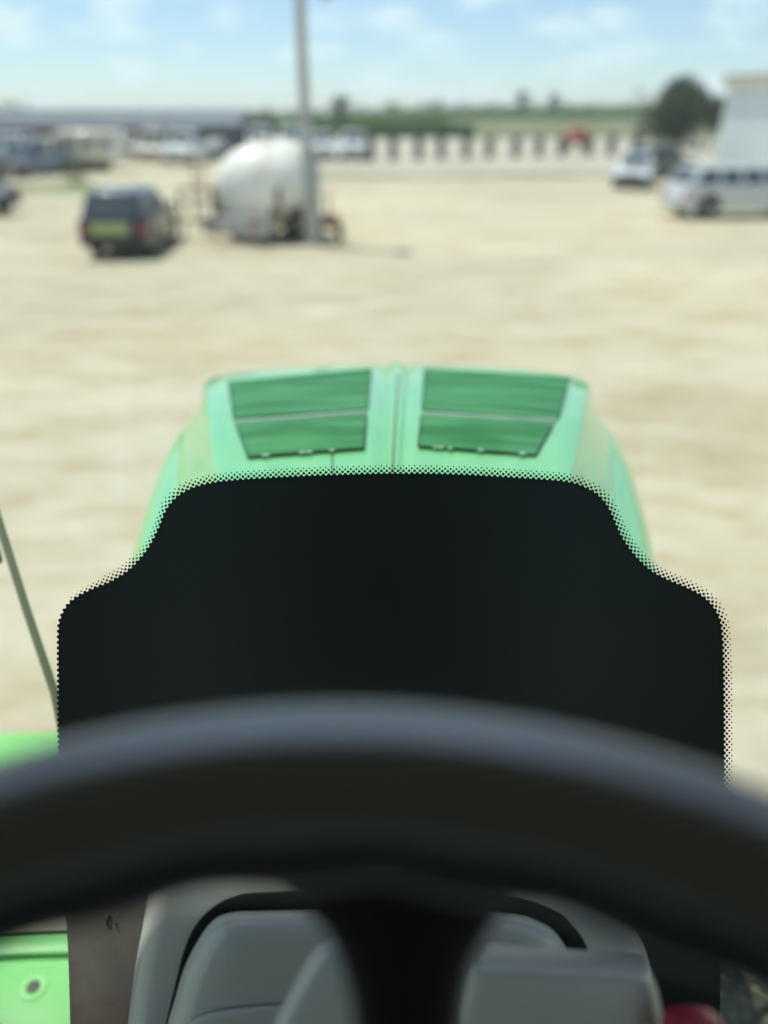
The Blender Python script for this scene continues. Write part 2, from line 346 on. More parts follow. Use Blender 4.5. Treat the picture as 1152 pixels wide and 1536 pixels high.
for k, (px, d, h, r, lb) in enumerate([
        (780, 300, 7.0, 3.4, 'darker and taller of the two small trees side by side on the crop horizon'),
        (828, 305, 6.2, 3.3, 'lower right one of the two small trees side by side on the crop horizon'),
        (512, 200, 7.2, 3.0, 'small bushy tree on the horizon just right of the tall lamp pole'),
        (655, 330, 4.2, 4.2, 'faint low tree on the horizon near the middle of the crop field'),
        (590, 330, 4.0, 3.0, 'tiny pale tree on the horizon between the pole and the middle of the field'),
        (402, 190, 4.6, 3.4, 'round green tree right beside the end of the long shed'),
        (18, 80, 4.2, 3.6, 'green tree at the far left edge beside the long shed roof')]):
    z = hill_z(GD(px, d).x, d); p = GD(px, d, 0); p.z = z - 0.1
    tree('field_tree', lb, p, h, r, M['leaf2'] if k in (4, 5, 6) else M['leaf'], 1200, 20+k, 'small trees along the horizon', 0.22)
# bushes by the left strip
def bush(px, py, h, r, lb, seed):
    t = tree('bush', lb, G(px, py), h, r, M['leaf2'], 900, seed, None, 0.12, 'bush'); return t
bush(112, 281, 1.0, 0.9, 'small dark green bush on the grass strip behind the navy SUV', 51)
# hedge mass behind the left shed
mb = MB(); rnd = random.Random(5)
for _ in range(5000):
    x = rnd.uniform(-130, 175); y = rnd.uniform(380, 395); z = hill_z(x, y)
    p = Vector((x, y, z + rnd.random()**0.8*(1.9+0.9*math.sin(x*0.4)+0.6*math.sin(x*1.1)))); sz = rnd.uniform(0.25, 0.6)
    u = Vector((rnd.gauss(0, 1), rnd.gauss(0, 1), rnd.gauss(0, 1))).normalized(); w = u.cross(Vector((0.3, rnd.gauss(0, 1), 1))).normalized()
    mb.add([p-u*sz, p+w*sz, p+u*sz, p-w*sz], [(0, 1, 2, 3)])
struct(mb.build('far_hedge', M['leaf2'], smooth=False, recalc=False), 'stuff')

# ================================================================= BUILDINGS
# long low shed, left
sl = GD(-60, 74).x; sr = GD(372, 78).x
sh = thing('long_shed', 'long low shed with blue-grey metal roof and open dark bays at the left', 'shed', (0, 0, 0))
x0, x1 = sl, sr; ya, yb = 72, 86; eh, rh = 2.3, 3.62
mb = MB(); mb.box(((x0+x1)/2, yb-0.1, eh/2), (x1-x0, 0.2, eh))
mb.box((x0+0.1, (ya+yb)/2, eh/2), (0.2, yb-ya-0.4, eh)); mb.box(((x0+x1)/2, ya+5, eh/2), (x1-x0-0.5, 0.2, eh)); mb.build('wall', M['shedwall'], sh, smooth=False)
mb = MB(); ym = (ya+yb)/2
mb.loft([[Vector((x, ya-0.6, eh)), Vector((x, ya-0.6, eh+0.18)), Vector((x, ym, rh+0.14)), Vector((x, yb+0.6, eh+0.18)), Vector((x, yb+0.6, eh)), Vector((x, ym, rh-0.05))] for x in (x0-0.5, x1+0.3)])
rf = mb.build('roof', M['roof'], sh, smooth=False)
mb = MB()
for i in range(42):
    x = x0 + (x1-x0)*(i+0.5)/42
    mb.tube([(x, ya-0.6, eh+0.2), (x, ym, rh+0.16)], 0.035, 4)
mb.build('roof_ribs', M['roof'], rf, smooth=False)
mb = MB(); mb.add([(x1, ya-0.3, 0), (x1, yb+0.3, 0), (x1, yb+0.3, eh), (x1, ym, rh-0.1), (x1, ya-0.3, eh), (x1-0.2, ya-0.3, 0), (x1-0.2, yb+0.3, 0), (x1-0.2, yb+0.3, eh), (x1-0.2, ym, rh-0.1), (x1-0.2, ya-0.3, eh)],
       [(0, 1, 2, 3, 4), (9, 8, 7, 6, 5), (0, 4, 9, 5), (1, 6, 7, 2), (4, 3, 8, 9), (3, 2, 7, 8), (0, 5, 6, 1)]); mb.build('gable', M['gable'], sh, smooth=False)
for i in range(9):
    x = x0 + (x1-x0-0.6)*(i/8.0)+0.2
    MB().box((x, ya-0.1, eh/2), (0.28, 0.28, eh)).build('bay_post', M['shedwall'], sh, smooth=False)
# front closed panel at the right end of the shed
MB().box((x1-1.6, ya, eh/2), (3.2-0.45, 0.15, eh-0.01)).build('end_panel', M['gable'], sh, smooth=False)

# white metal building, right
wb = thing('metal_building', 'tall white metal-sided building with cream eave at the right edge', 'building', (0, 0, 0))
cz = 5.35; c0 = GD(1070, 52); ex = c0 + Vector((9, -16, 0)); bk = c0 + Vector((22, 6, 0)); far = ex + Vector((22, 6, 0))
def wallpanel(a, b, z0, z1, thick=0.2):
    d = (b-a); ln = d.length; d.normalize(); n = Vector((-d.y, d.x, 0)); c = (a+b)/2
    return MB().box((c.x, c.y, (z0+z1)/2), (ln, thick, z1-z0), (d, n, Vector((0, 0, 1))))
mb = wallpanel(c0, ex, 0, cz-0.5); w2 = wallpanel(c0 + Vector((0.15, 0.15, 0)), bk, 0, cz-0.5); mb.add(w2.v, w2.f)
wf = mb.build('wall', M['bigwall'], wb, smooth=False)
mb = MB(); d = (ex-c0).normalized(); n = Vector((d.y, -d.x, 0)); n = n if n.x < 0 else -n
for i in range(46):
    p = c0 + d*(0.4*i+0.2)
    if (p-c0).length > (ex-c0).length: break
    mb.box((p.x+n.x*0.13, p.y+n.y*0.13, (cz-0.5)/2), (0.08, 0.05, cz-0.52), (d, n, Vector((0, 0, 1))))
mb.build('ribs', M['bigwall'], wf, smooth=False)
ev = wallpanel(c0 + n*0.2 - d*0.3, ex + n*0.2, cz-0.55, cz, 0.5); ev.build('eave', M['eave'], wb, smooth=False)
mb = MB(); rc = (c0+bk)/2 + Vector((0, 0, cz+0.35)); rc2 = (ex+far)/2 + Vector((0, 0, cz+0.35)); z = Vector((0, 0, cz+0.005))
mb.add([c0+n*0.5+z, ex+n*0.5+z, rc2, rc, bk+z, far+z], [(0, 1, 2, 3), (3, 2, 5, 4), (0, 3, 4), (1, 5, 2)]); mb.build('roof', M['bigwall'], wb, smooth=False)
# small grey steel door on its side
pd = c0 + d*6.5 + n*0.16; MB().box((pd.x, pd.y, 1.05), (0.95, 0.06, 2.1), (d, n, Vector((0, 0, 1)))).build('door', M['dustysteel'], wb, smooth=False)

# ================================================================= POSTS
post = None
for i in range(11):
    px = 589.5 + 36.3*i + (0, 1.6, -1.2, .8, -1.5, 2, 0, -2, 1.5, -.6, 1)[i]; d = 66 + i*1.1; p = GD(px, d)
    if post is None:
        post = thing('fence_post', '', 'post', p, 0, 'dark posts along the far lot')
        MB().box((0, 0, 0.80), (0.70, 0.6, 1.60), taper=0.93).build('post_body', M['post'], post, bevel=0.04)
        MB().box((0, 0, 1.64), (0.80, 0.70, 0.10)).build('post_cap', M['post'], post, bevel=0.02)
        o = post
    else:
        o = copy_tree(post); o.location = p
    o['label'] = 'thick dark post, one of the evenly spaced row along the far lot'
o = copy_tree(post); o.location = GD(556, 65); o['label'] = 'thick dark post beside the white vans at the left end of the row'
# ================================================================= POLE
pb = G(466, 366)
lp = thing('lamp_pole', 'tall weathered grey lamp pole rising beside the white tank trailer', 'pole', pb)
MB().tube([(0, 0, 0), (0, 0, 4), (0, 0, 8.2)], [0.155, 0.14, 0.11], 16).build('pole', M['pole'], lp)
sv = MB().box((0.10, -0.03, 1.15), (0.42, 0.42, 2.3)).build('sleeve', M['sleeve'], lp, bevel=0.03)
MB().box((0.10, -0.03, 2.32), (0.48, 0.48, 0.06)).build('sleeve_cap', M['sleeve'], sv, bevel=0.01)
ar = MB().tube([(0, 0, 5.9), (0.3, 0, 6.15), (0.62, 0, 6.1)], 0.035, 8).build('lamp_arm', M['dustysteel'], lp)
lh = MB().lathe((0.66, 0, 6.06), (0, 0, -1), [(0, 0.04), (0.03, 0.14), (0.12, 0.22), (0.28, 0.26), (0.40, 0.18), (0.43, 0.02)], 16).build('lamp_head', M['lamp'], lp)
# pale thin pole beside the dark tree
ub = GD(948, 90)
up_ = thing('utility_pole', 'thin pale utility pole left of the large dark tree', 'pole', ub)
MB().tube([(0, 0, 0), (0, 0, 6.0)], [0.16, 0.11], 10).build('pole', M['pole'], up_)
MB().box((0, 0, 5.5), (1.6, 0.1, 0.12)).build('crossarm', M['pole'], up_)

# ================================================================= VEHICLES
def wheel_parts(parent, x, y, r, w, side):
    ty = MB().lathe((x, y, r), (1, 0, 0), [(-w/2, r*0.62), (-w/2, r*0.9), (-w*0.36, r), (w*0.36, r), (w/2, r*0.9), (w/2, r*0.62)], 24).build('wheel', M['tyre'], parent)
    rb = MB(); rb.lathe((x+side*(w/2-0.03), y, r), (side, 0, 0), [(0, r*0.63), (0.03, r*0.6), (0.02, r*0.5), (0.0, r*0.2), (0.04, r*0.15), (0.04, 0.001)], 20)
    for k in range(5):
        a = 2*PI*k/5; rb.box((x+side*(w/2-0.01), y+math.cos(a)*r*0.36, r+math.sin(a)*r*0.36), (0.03, r*0.42, 0.06), (Vector((1, 0, 0)), Vector((0, math.cos(a), math.sin(a))), Vector((0, -math.sin(a), math.cos(a)))))
    rb.build('rim', M['rim'], ty)
def vehicle(name, label, cat, loc, rz, L_, W_, H_, hood, gh, pm, nside=3, bed=False, wr=0.36, wb=None, group=None, clear=0.26, tail_reflection=False):
    """local +Y is the nose"""
    t = thing(name, label, cat, loc, rz, group)
    rb, rt, ft, fb = gh; belt = hood
    wy = wb if wb else (L_/2-0.88)
    def arch(yc):
        return [(yc+math.cos(a)*(wr+0.07), max(clear, wr+math.sin(a)*(wr+0.07))) for a in [R(-12+204*k/12) for k in range(13)]]
    prof = [(-L_/2+0.02, clear+0.05), (-L_/2, 0.55), (-L_/2+0.03, belt-0.12), (-L_/2+0.10, belt)]
    prof += [(rb, belt+0.01), (0, belt+0.02), (fb, belt), (L_/2-0.35, belt-0.10), (L_/2-0.06, belt-0.24), (L_/2, 0.55), (L_/2-0.03, clear+0.03)]
    bot = arch(wy) + arch(-wy)
    poly = prof + bot
    body = MB().prism(poly, W_).build('body', pm, t, bevel=0.035, segs=3)
    # greenhouse
    wi = W_-0.12; wt = W_-0.42
    v = [(-wi/2, rb, belt), (wi/2, rb, belt), (wi/2, fb, belt), (-wi/2, fb, belt), (-wt/2, rt, H_), (wt/2, rt, H_), (wt/2, ft, H_), (-wt/2, ft, H_)]
    MB().add(v, [(3, 2, 1, 0), (4, 5, 6, 7), (0, 1, 5, 4), (1, 2, 6, 5), (2, 3, 7, 6), (3, 0, 4, 7)]).build('cabin', pm, t, bevel=0.05, segs=3)
    V = [Vector(q) for q in v]
    def quad(a, b, c, d, u0, u1, w0, w1):
        f = lambda u, w: (a*(1-u)+b*u)*(1-w) + (d*(1-u)+c*u)*w
        n = (b-a).cross(d-a).normalized(); q = [f(u0, w0), f(u1, w0), f(u1, w1), f(u0, w1)]
        return MB().loft([[p-n*0.02 for p in q], [p+n*0.012 for p in q]])
    quad(V[2], V[3], V[7], V[6], 0.06, 0.94, 0.10, 0.90).build('windshield', M['carglass'], t, smooth=False)
    quad(V[0], V[1], V[5], V[4], 0.08, 0.92, 0.14, 0.88).build('rear_window', M['carglass'], t, smooth=False)
    for (a, b, c, d) in ((V[1], V[2], V[6], V[5]), (V[3], V[0], V[4], V[7])):
        for k in range(nside):
            quad(a, b, c, d, 0.04+0.92*k/nside+0.022, 0.04+0.92*(k+1)/nside-0.022, 0.14, 0.80).build('side_window', M['carglass'], t, smooth=False)
    for y in (wy, -wy):
        for s in (-1, 1): wheel_parts(t, s*(W_/2-0.11), y, wr, 0.22, s)
    for s in (-1, 1):
        MB().box((s*(W_/2-0.22), L_/2-0.03, belt-0.33), (0.34, 0.10, 0.16)).build('headlight', M['clearlamp'], t, bevel=0.03)
        MB().box((s*(W_/2-0.12), -L_/2+0.03, belt-0.25), (0.16, 0.10, 0.34)).build('taillight', M['redlamp'], t, bevel=0.02)
        mr = MB().box((s*(W_/2+0.08), fb-0.25, belt+0.10), (0.20, 0.10, 0.16)).build('mirror', pm, t, bevel=0.03)
    MB().box((0, L_/2+0.01, 0.48), (W_*0.94, 0.14, 0.22)).build('front_bumper', M['blackpl'], t, bevel=0.04)
    MB().box((0, L_/2-0.02, belt-0.34), (W_*0.42, 0.08, 0.18)).build('grille', M['blackpl'], t, bevel=0.02)
    MB().box((0, -L_/2-0.02, 0.48), (W_*0.94, 0.16, 0.22)).build('rear_bumper', M['blackpl'] if pm is not M['silver'] else M['dustysteel'], t, bevel=0.04)
    pl = MB().box((0, -L_/2-0.01, 0.78), (0.32, 0.04, 0.16)).build('number_plate', M['clearlamp'], t)
    if tail_reflection: MB().box((-0.06, -L_/2-0.035, 0.70), (W_*0.56, 0.05, 0.34)).build('tailgate_reflection', M['ground_reflection'], t, bevel=0.02)['label'] = 'yellowish-green ground reflection painted on the lower tailgate'  # coloured slab standing in for the ground mirrored in the tailgate
    if bed:
        MB().box((0, (-L_/2+0.15+rb)/2, belt+0.012), (W_-0.3, rb+L_/2-0.25, 0.03)).build('bed_liner', M['blackpl'], t)
    return t
SUVGH = lambda L_: (-L_/2+0.12, -L_/2+0.42, 0.35, 1.15)
# navy SUV: rear three-quarter view
p = G(190, 384); vehicle('parked_suv', 'dark navy SUV, its back to us, left of the white tank trailer', 'SUV', (p.x-0.12, p.y+1.3, 0), R(3), 4.0, 1.62, 1.52, 0.92, (-1.9, -1.62, 0.35, 1.0), M['navy'], 3, wr=0.33, tail_reflection=True)
# long silver SUV at right
p = G(1105, 327); vehicle('parked_suv', 'long silver SUV parked broadside in front of the white building', 'SUV', (p.x+0.35, p.y+0.6, 0), R(-83), 5.2, 1.9, 1.66, 1.02, (-2.5, -2.2, 0.7, 1.35), M['silver'], 4, wr=0.39, wb=1.75)
p = G(960, 283); vehicle('parked_car', 'small silver hatchback at the left end of the cars by the white building', 'car', (p.x, p.y+1.2, 0), R(158), 4.1, 1.75, 1.5, 0.95, (-1.95, -1.5, 0.35, 1.05), M['silver'], 2, wr=0.33)
p = G(998, 270); vehicle('parked_car', 'charcoal car tucked behind the silver hatchback', 'car', (p.x+0.1, p.y+1.6, 0), R(-60), 4.6, 1.85, 1.7, 1.0, (-2.1, -1.7, 0.35, 1.05), M['charcoal'], 3)
p = G(-62, 322); vehicle('parked_car', 'grey car mostly cut off by the left edge of the picture', 'car', (p.x-0.2, p.y+0.5, 0), R(65), 4.5, 1.8, 1.5, 0.95, (-1.9, -1.3, 0.35, 1.1), M['grey'], 2)
vg = 'vehicles parked by the long shed'
def veh_at(px, d, *a, **k):
    p = GD(px, d); return vehicle(a[0], a[1], a[2], (p.x, p.y, 0), *a[3:], **k)
PK = (-0.4, -0.3, 0.75, 1.45)
veh_at(8, 58, 'parked_van', 'white van at the far left edge in front of the shed', 'van', R(75), 5.2, 2.0, 2.15, 1.15, (-2.5, -2.35, 1.3, 2.1), M['white'], 3, wr=0.38, group=vg)
veh_at(-14, 47, 'parked_car', 'slate grey car below the white van at the far left edge', 'car', R(80), 4.5, 1.8, 1.45, 0.92, (-1.9, -1.3, 0.35, 1.1), M['grey'], 2, group=vg)
veh_at(52, 49, 'pickup_truck', 'slate blue pickup truck left of the beige van', 'pickup', R(160), 5.3, 1.95, 1.85, 1.08, PK, M['blue'], 2, True, 0.38, group=vg)
veh_at(84, 53, 'parked_van', 'short beige van between the blue pickup and the long camper', 'van', R(170), 4.8, 1.95, 2.0, 1.1, (-2.3, -2.1, 1.1, 1.9), M['beige'], 3, wr=0.36, group=vg)
# long cream camper trailer
p = GD(146, 53)
ct = thing('camper_trailer', 'long cream camper trailer with dusty lower sides on the far grass', 'trailer', (p.x, p.y, 0), R(4), vg)
MB().box((0, 0, 1.45), (3.9, 2.1, 1.9)).build('body', M['cream'], ct, bevel=0.22, segs=4)
for k in range(3): MB().box((-1.2+1.15*k, -1.055, 1.65), (0.7, 0.04, 0.45)).build('window', M['carglass'], ct)
MB().box((1.55, -1.055, 1.35), (0.5, 0.04, 1.5)).build('door', M['white'], ct)
for s in (-1, 1):
    for k in (-.42, .42):
        MB().lathe((k, s*0.95, 0.33), (0, 1, 0), [(-.1, .2), (-.1, .3), (-.07, .33), (.07, .33), (.1, .3), (.1, .2)], 18).build('wheel', M['tyre'], ct)
MB().box((-2.4, 0, 0.55), (1.1, 0.12, 0.1)).build('drawbar', M['iron'], ct)
veh_at(238, 66, 'parked_van', 'cream van in front of the shed, left of the white pickup', 'van', R(178), 5.0, 2.0, 2.25, 1.15, (-2.4, -2.2, 1.2, 2.0), M['cream'], 3, wr=0.37, group=vg)
veh_at(283, 62, 'pickup_truck', 'tall white pickup facing us in front of the shed', 'pickup', R(176), 5.6, 2.1, 2.25, 1.3, PK, M['white'], 2, True, 0.44, group=vg)
veh_at(205, 70, 'pickup_truck', 'grey-brown pickup in the shade of the shed bays', 'pickup', R(184), 5.2, 1.95, 1.85, 1.08, PK, M['beige'], 2, True, 0.38, group=vg)
veh_at(328, 68, 'parked_car', 'charcoal car close to the grey end wall of the shed', 'car', R(175), 4.6, 1.85, 1.6, 1.0, (-2.1, -1.7, 0.35, 1.05), M['charcoal'], 3, group=vg)
vg2 = 'white vehicles parked beyond the tank trailer'
veh_at(392, 74, 'parked_van', 'white van showing above the left end of the white tank', 'van', R(182), 5.2, 2.0, 2.4, 1.2, (-2.5, -2.35, 1.3, 2.1), M['white'], 3, wr=0.38, group=vg2)
veh_at(440, 74, 'parked_van', 'white van half hidden behind the lamp pole and tank', 'van', R(178), 5.2, 2.0, 2.4, 1.2, (-2.5, -2.35, 1.3, 2.1), M['white'], 3, wr=0.38, group=vg2)
veh_at(484, 68, 'pickup_truck', 'white pickup just right of the lamp pole', 'pickup', R(183), 5.6, 2.05, 2.1, 1.25, PK, M['white'], 2, True, 0.42, group=vg2)
veh_at(531, 68, 'pickup_truck', 'rightmost white pickup, next to the row of dark posts', 'pickup', R(179), 5.6, 2.1, 2.15, 1.28, PK, M['white'], 2, True, 0.42, group=vg2)
# orange tipper on the field road
p = GD(864, 88)
ot = thing('dump_truck', 'small orange truck beyond the right end of the dark posts', 'truck', (p.x, p.y, 0), R(172))
MB().box((0, 0.95, 1.45), (1.7, 1.2, 1.3)).build('cab', M['orange'], ot, bevel=0.12, segs=3)
MB().box((0, 1.56, 1.68), (1.4, 0.04, 0.5)).build('windshield', M['carglass'], ot)
MB().box((0, -0.75, 1.55), (1.8, 1.7, 1.0), taper=1.06).build('tipper_body', M['orange'], ot, bevel=0.05)
MB().box((0, 0, 0.75), (0.9, 3.5, 0.2)).build('frame', M['iron'], ot)
for s in (-1, 1):
    for y in (-1.0, 1.0): wheel_parts(ot, s*0.8, y, 0.45, 0.25, s)
# slim blue-grey cabinets near there
for k, (px, lb) in enumerate(((884, 'dark grey oil drum right beside the orange truck'), (1044, 'dark grey oil drum beside the white building, right of the cars'))):
    p = GD(px, 84); b_ = thing('oil_drum', lb, 'drum', p)
    dm = MB().lathe((0, 0, 0), (0, 0, 1), [(0, .28), (0.02, .3), (.3, .3), (.32, .32), (.34, .3), (.62, .3), (.64, .32), (.66, .3), (1.15, .3), (1.18, .27), (1.18, .01)], 20).build('barrel', M['charcoal'], b_)
    MB().cyl((0.12, 0, 1.2), (0, 0, 1), 0.05, 0.04, 10).build('bung', M['iron'], b_)

# ================================================================= TANK TRAILER
p = G(358, 374)
tt = thing('tank_trailer', 'white domed tank trailer with rusty frame parked beside the lamp pole', 'trailer', (p.x, p.y+0.8, 0), R(-21))
Rt = 1.12; Lt = 3.3; zc = 1.2; tilt = Vector((0, math.cos(R(6)), math.sin(R(6))))
prof = []
for k in range(9): a = PI/2*k/8; prof.append((0.75-0.75*math.cos(a), Rt*math.sin(a)))
for k in range(1, 6): prof.append((0.75+(Lt-1.5)*k/5, Rt))
for k in range(1, 9): a = PI/2*k/8; prof.append((Lt-0.75+0.75*math.sin(a), Rt*math.cos(a)))
tk = MB().lathe((0, 0, zc), tilt, prof, 40).build('tank', M['tank'], tt)
for k in (0.9, 1.7, 2.5): MB().lathe(Vector((0, 0, zc))+tilt*k, tilt, [(-.04, Rt+.005), (-.04, Rt+.02), (.04, Rt+.02), (.04, Rt+.005)], 40).build('band', M['tank'], tk)
MB().cyl((0, 1.6, zc+Rt+0.2), (0, 0, 1), 0.26, 0.22, 20).build('hatch', M['tank'], tk)
for s in (-1, 1):
    MB().box((s*0.55, 1.5, 0.62), (0.12, 4.0, 0.16)).build('frame_rail', M['rust'], tt)
    MB().box((s*0.98, 0.35, 0.98), (0.10, 0.12, 0.95)).build('upright', M['rust'], tt)
for y in (0.35, 2.5): MB().prism([(y-.06, 0.68), (y+.06, 0.68), (y+.06, 0.98), (y-.06, 0.98)], 1.7).build('saddle', M['rust'], tt)
MB().box((0, -0.35, 0.52), (2.0, 0.16, 0.44)).build('bumper', M['dustysteel'], tt, bevel=0.03)
for s in (-1, 1):
    MB().box((s*0.75, -0.44, 0.62), (0.16, 0.06, 0.14)).build('taillight', M['redlamp'], tt)
    for y in (1.2, 2.1): wheel_parts(tt, s*0.95, y, 0.40, 0.26, s)
    MB().box((s*0.95, 1.65, 0.86), (0.34, 2.0, 0.05)).build('mudguard', M['rust'], tt)
MB().box((0, 4.0, 0.5), (0.14, 1.3, 0.12)).build('drawbar', M['rust'], tt)
ld = MB()
for s in (-1, 1): ld.tube([(-1.25, -0.15+s*0.2, 0.35), (-1.12, -0.15+s*0.2, 1.9)], 0.03, 6)
for k in range(5): ld.tube([(-1.24+0.02*k, -0.35, 0.5+0.32*k), (-1.24+0.02*k, 0.05, 0.5+0.32*k)], 0.022, 6)
ld.build('ladder', M['rust'], tt)
# rusty pipe rack standing at the left of the tank
p = G(292, 364)
rk = thing('pipe_rack', 'pale rusty pipe rack between the navy SUV and the tank trailer', 'rack', (p.x, p.y+0.8, 0), R(10))
for x in (-0.45, 0.45): MB().tube([(x, 0, 0), (x, 0, 1.35)], 0.045, 8).build('upright', M['rust'], rk)
for z in (0.5, 0.95, 1.33): MB().tube([(-0.5, 0, z), (0.5, 0, z)], 0.035, 8).build('rail', M['rust'], rk)
# small rusty cart to the right of the pole
p = G(494, 364)
kt = thing('hand_cart', 'small rusty two-wheeled pump cart just right of the lamp pole base', 'cart', (p.x, p.y+0.3, 0), R(15))
MB().box((0, 0, 0.55), (0.42, 0.5, 0.34)).build('pump_box', M['rust'], kt, bevel=0.03)
MB().tube([(0, 0.1, 0.7), (0, 0.15, 1.25), (0.12, 0.15, 1.3)], 0.04, 8).build('handle', M['rust'], kt)
for s in (-1, 1): wheel_parts(kt, s*0.28, 0, 0.28, 0.12, s)

# ================================================================= TRACTOR
TR = thing('tractor', 'green farm tractor with black steering wheel, grey console and dotted windshield border', 'tractor', (0, 0.6, 0))
def tpart(mb, name, m, parent=None, **k): return mb.build(name, M[m], parent or TR, world=True, **k)
# ---- hood
Y0, Y1 = 0.80, 1.66
def hcx(y): return 0.0135 + (y-0.95)*0.023
def hT(y): return 0.262 + 0.285*(min(y, 1.62)-0.99)
def hW(y):
    pts = [(0.8, .408), (0.95, .425), (1.1, .448), (1.3, .471), (1.45, .479), (1.55, .470), (1.66, .450)]
    if y <= pts[0][0]: return pts[0][1]
    for (a, b), (c, d) in zip(pts, pts[1:]):
        if y <= c: return b+(d-b)*(y-a)/(c-a)
    return pts[-1][1]
def hsec(y):
    """cross section: list of (x, drop below eye) for the right half"""
    k = max(0, min(1, (y-0.95)/0.65)); h0 = 0.470 + 0.031*max(0, (y-0.85)/0.75)**3
    T = hT(y); Wd = max(hW(y), T+0.03); sp = 0.010+0.020*k
    dr = lambda x: h0 + 0.021*(x/T)**2 + 0.010*k**5*(x/T)**8
    o = []
    o.append((0, h0-0.006)); o.append((sp*0.6, dr(sp)-0.005)); o.append((sp*0.85, dr(sp)+0.004)); o.append((sp, dr(sp)+0.004)); o.append((sp+0.006, dr(sp)-0.001))
    for i in range(1, 11): x = sp+0.006+(T-0.008-sp-0.006)*i/10; o.append((x, dr(x)))
    hT_ = dr(T); q = Wd-T
    D = 0.125*(1-k) + 0.075*k
    # crease: a small step, then the outward-facing shoulder facet, then the side panel
    for u, dd in ((0.0, 0.004), (0.03, 0.011), (0.08, 0.021), (0.20, 0.041), (0.35, 0.066), (0.50, 0.090), (0.58, 0.098), (0.66, 0.105), (0.76, 0.115), (0.84, 0.126), (0.90, 0.138), (0.96, 0.160), (1.0, 0.195)):
        o.append((T+q*u, hT_ + dd*D/0.125))
    for dd in (0.22, 0.32, 0.45, 0.62): o.append((Wd+0.004, hT_+dd))
    return o
mb = MB(); rings = []
ys = [Y0 + (Y1-Y0)*i/36 for i in range(37)]
for y in ys:
    s = hsec(y); cx = hcx(y)
    rings.append([Vector((cx-x, y, EYE.z-h)) for x, h in s[::-1][:-1]] + [Vector((cx+x, y, EYE.z-h)) for x, h in s])
for k in range(1, 13):                         # rounded nose then grille face
    a = PI/2*min(k, 9)/9; y = Y1+0.13*math.sin(a); dz = 0.13*(1-math.cos(a)) + max(0, k-9)*0.2
    s = hsec(Y1); cx = hcx(Y1); f = 1-0.10*(1-math.cos(a))
    bot = EYE.z - (s[-1][1])
    rings.append([Vector((cx-x*f, y, max(bot, EYE.z-h-dz))) for x, h in s[::-1][:-1]] + [Vector((cx+x*f, y, max(bot, EYE.z-h-dz))) for x, h in s])
n = len(rings[0]); vs = [p for r in rings for p in r]; fs = []
for i in range(len(rings)-1):
    for k in range(n-1): fs.append((i*n+k, i*n+k+1, (i+1)*n+k+1, (i+1)*n+k))
mb.add(vs, fs); hood = tpart(mb, 'hood', 'hood', angle=50, recalc=False)
def hood_z(x, y):
    s = hsec(y); d = abs(x-hcx(y))
    for (a, b), (c, e) in zip(s, s[1:]):
        if d <= c: return EYE.z - (b+(e-b)*(d-a)/max(1e-6, c-a))
    return EYE.z - s[-1][1]
def on_hood(px, py, lift=0.003):
    r = ray(px, py); t = 0.8
    while t < 2.6:
        p = EYE + r*t
        if p.y > Y1+0.06 or (p.y > Y0 and p.z <= hood_z(p.x, min(p.y, Y1))): break
        t += 0.002
    return Vector((p.x, p.y, hood_z(p.x, min(p.y, Y1))+lift))
def hood_patch(c, nu=10, nv=6, lift=0.003):
    f = lambda u, v: tuple((c[0][i]*(1-u)+c[1][i]*u)*(1-v)+(c[3][i]*(1-u)+c[2][i]*u)*v for i in (0, 1))
    vs = [on_hood(*f(i/nu, j/nv), lift) for j in range(nv+1) for i in range(nu+1)]
    return MB().add(vs, [(j*(nu+1)+i, j*(nu+1)+i+1, (j+1)*(nu+1)+i+1, (j+1)*(nu+1)+i) for j in range(nv) for i in range(nu)])
def screen_mat():
    m = mat('dark_green_mesh_screen', (0.024, 0.150, 0.045), 0.6, spec=0.2, noise=(7, (0.06, 0.25, 0.09), 0.42, 0.66), nscale=(0.6, 3.0, 1)); t = m.node_tree; b = t.nodes['Principled BSDF']
    tcn = N(t, 'ShaderNodeTexCoord'); w = N(t, 'ShaderNodeTexVoronoi'); w.inputs['Scale'].default_value = 210
    t.links.new(tcn.outputs['Object'], w.inputs['Vector']); bp = N(t, 'ShaderNodeBump'); bp.inputs['Distance'].default_value = 0.002; bp.inputs['Strength'].default_value = 0.8
    t.links.new(w.outputs['Distance'], bp.inputs['Height']); t.links.new(bp.outputs['Normal'], b.inputs['Normal'])
    return m
M['screen'] = screen_mat()
SCR = [((343, 576), (557, 557), (551, 615), (351, 630)), ((355, 642), (550, 628), (546, 676), (372, 689)),
       ((637, 556), (854, 570), (838, 629), (633, 617)), ((631, 629), (829, 640), (803, 686), (627, 673))]
for q in SCR:
    sc = tpart(hood_patch(q, 12, 8, 0.0035), 'hood_screen', 'screen', hood, recalc=False)
    # dark rubber seal around: four thin tubes, and clip teeth on the near edge
    pts = []
    for k in range(4):
        a, b = q[k], q[(k+1) % 4]
        pts.append([on_hood(a[0]+(b[0]-a[0])*i/8, a[1]+(b[1]-a[1])*i/8, 0.004) for i in range(9)])
    mb = MB(); [mb.tube(pl, 0.0014, 6) for pl in ((pts[1], pts[3]) if q in (SCR[0], SCR[2]) else pts[1:])]; tpart(mb, 'seal', 'seal', sc)
    mb = MB(); mb.tube(pts[0], 0.003, 6); tpart(mb, 'screen_frame', 'hoodtrim', sc)
    mb = MB()
    rc = random.Random(int(q[3][0]))
    for i in range(5):
        u = rc.uniform(0.05, 0.95); p_ = on_hood(q[3][0]+(q[2][0]-q[3][0])*u, q[3][1]+(q[2][1]-q[3][1])*u+1, 0.005)
        mb.box(p_, (rc.uniform(0.004, 0.012), 0.005, 0.003))
    if q in (SCR[1], SCR[3]): tpart(mb, 'clip_row', 'clip', sc)
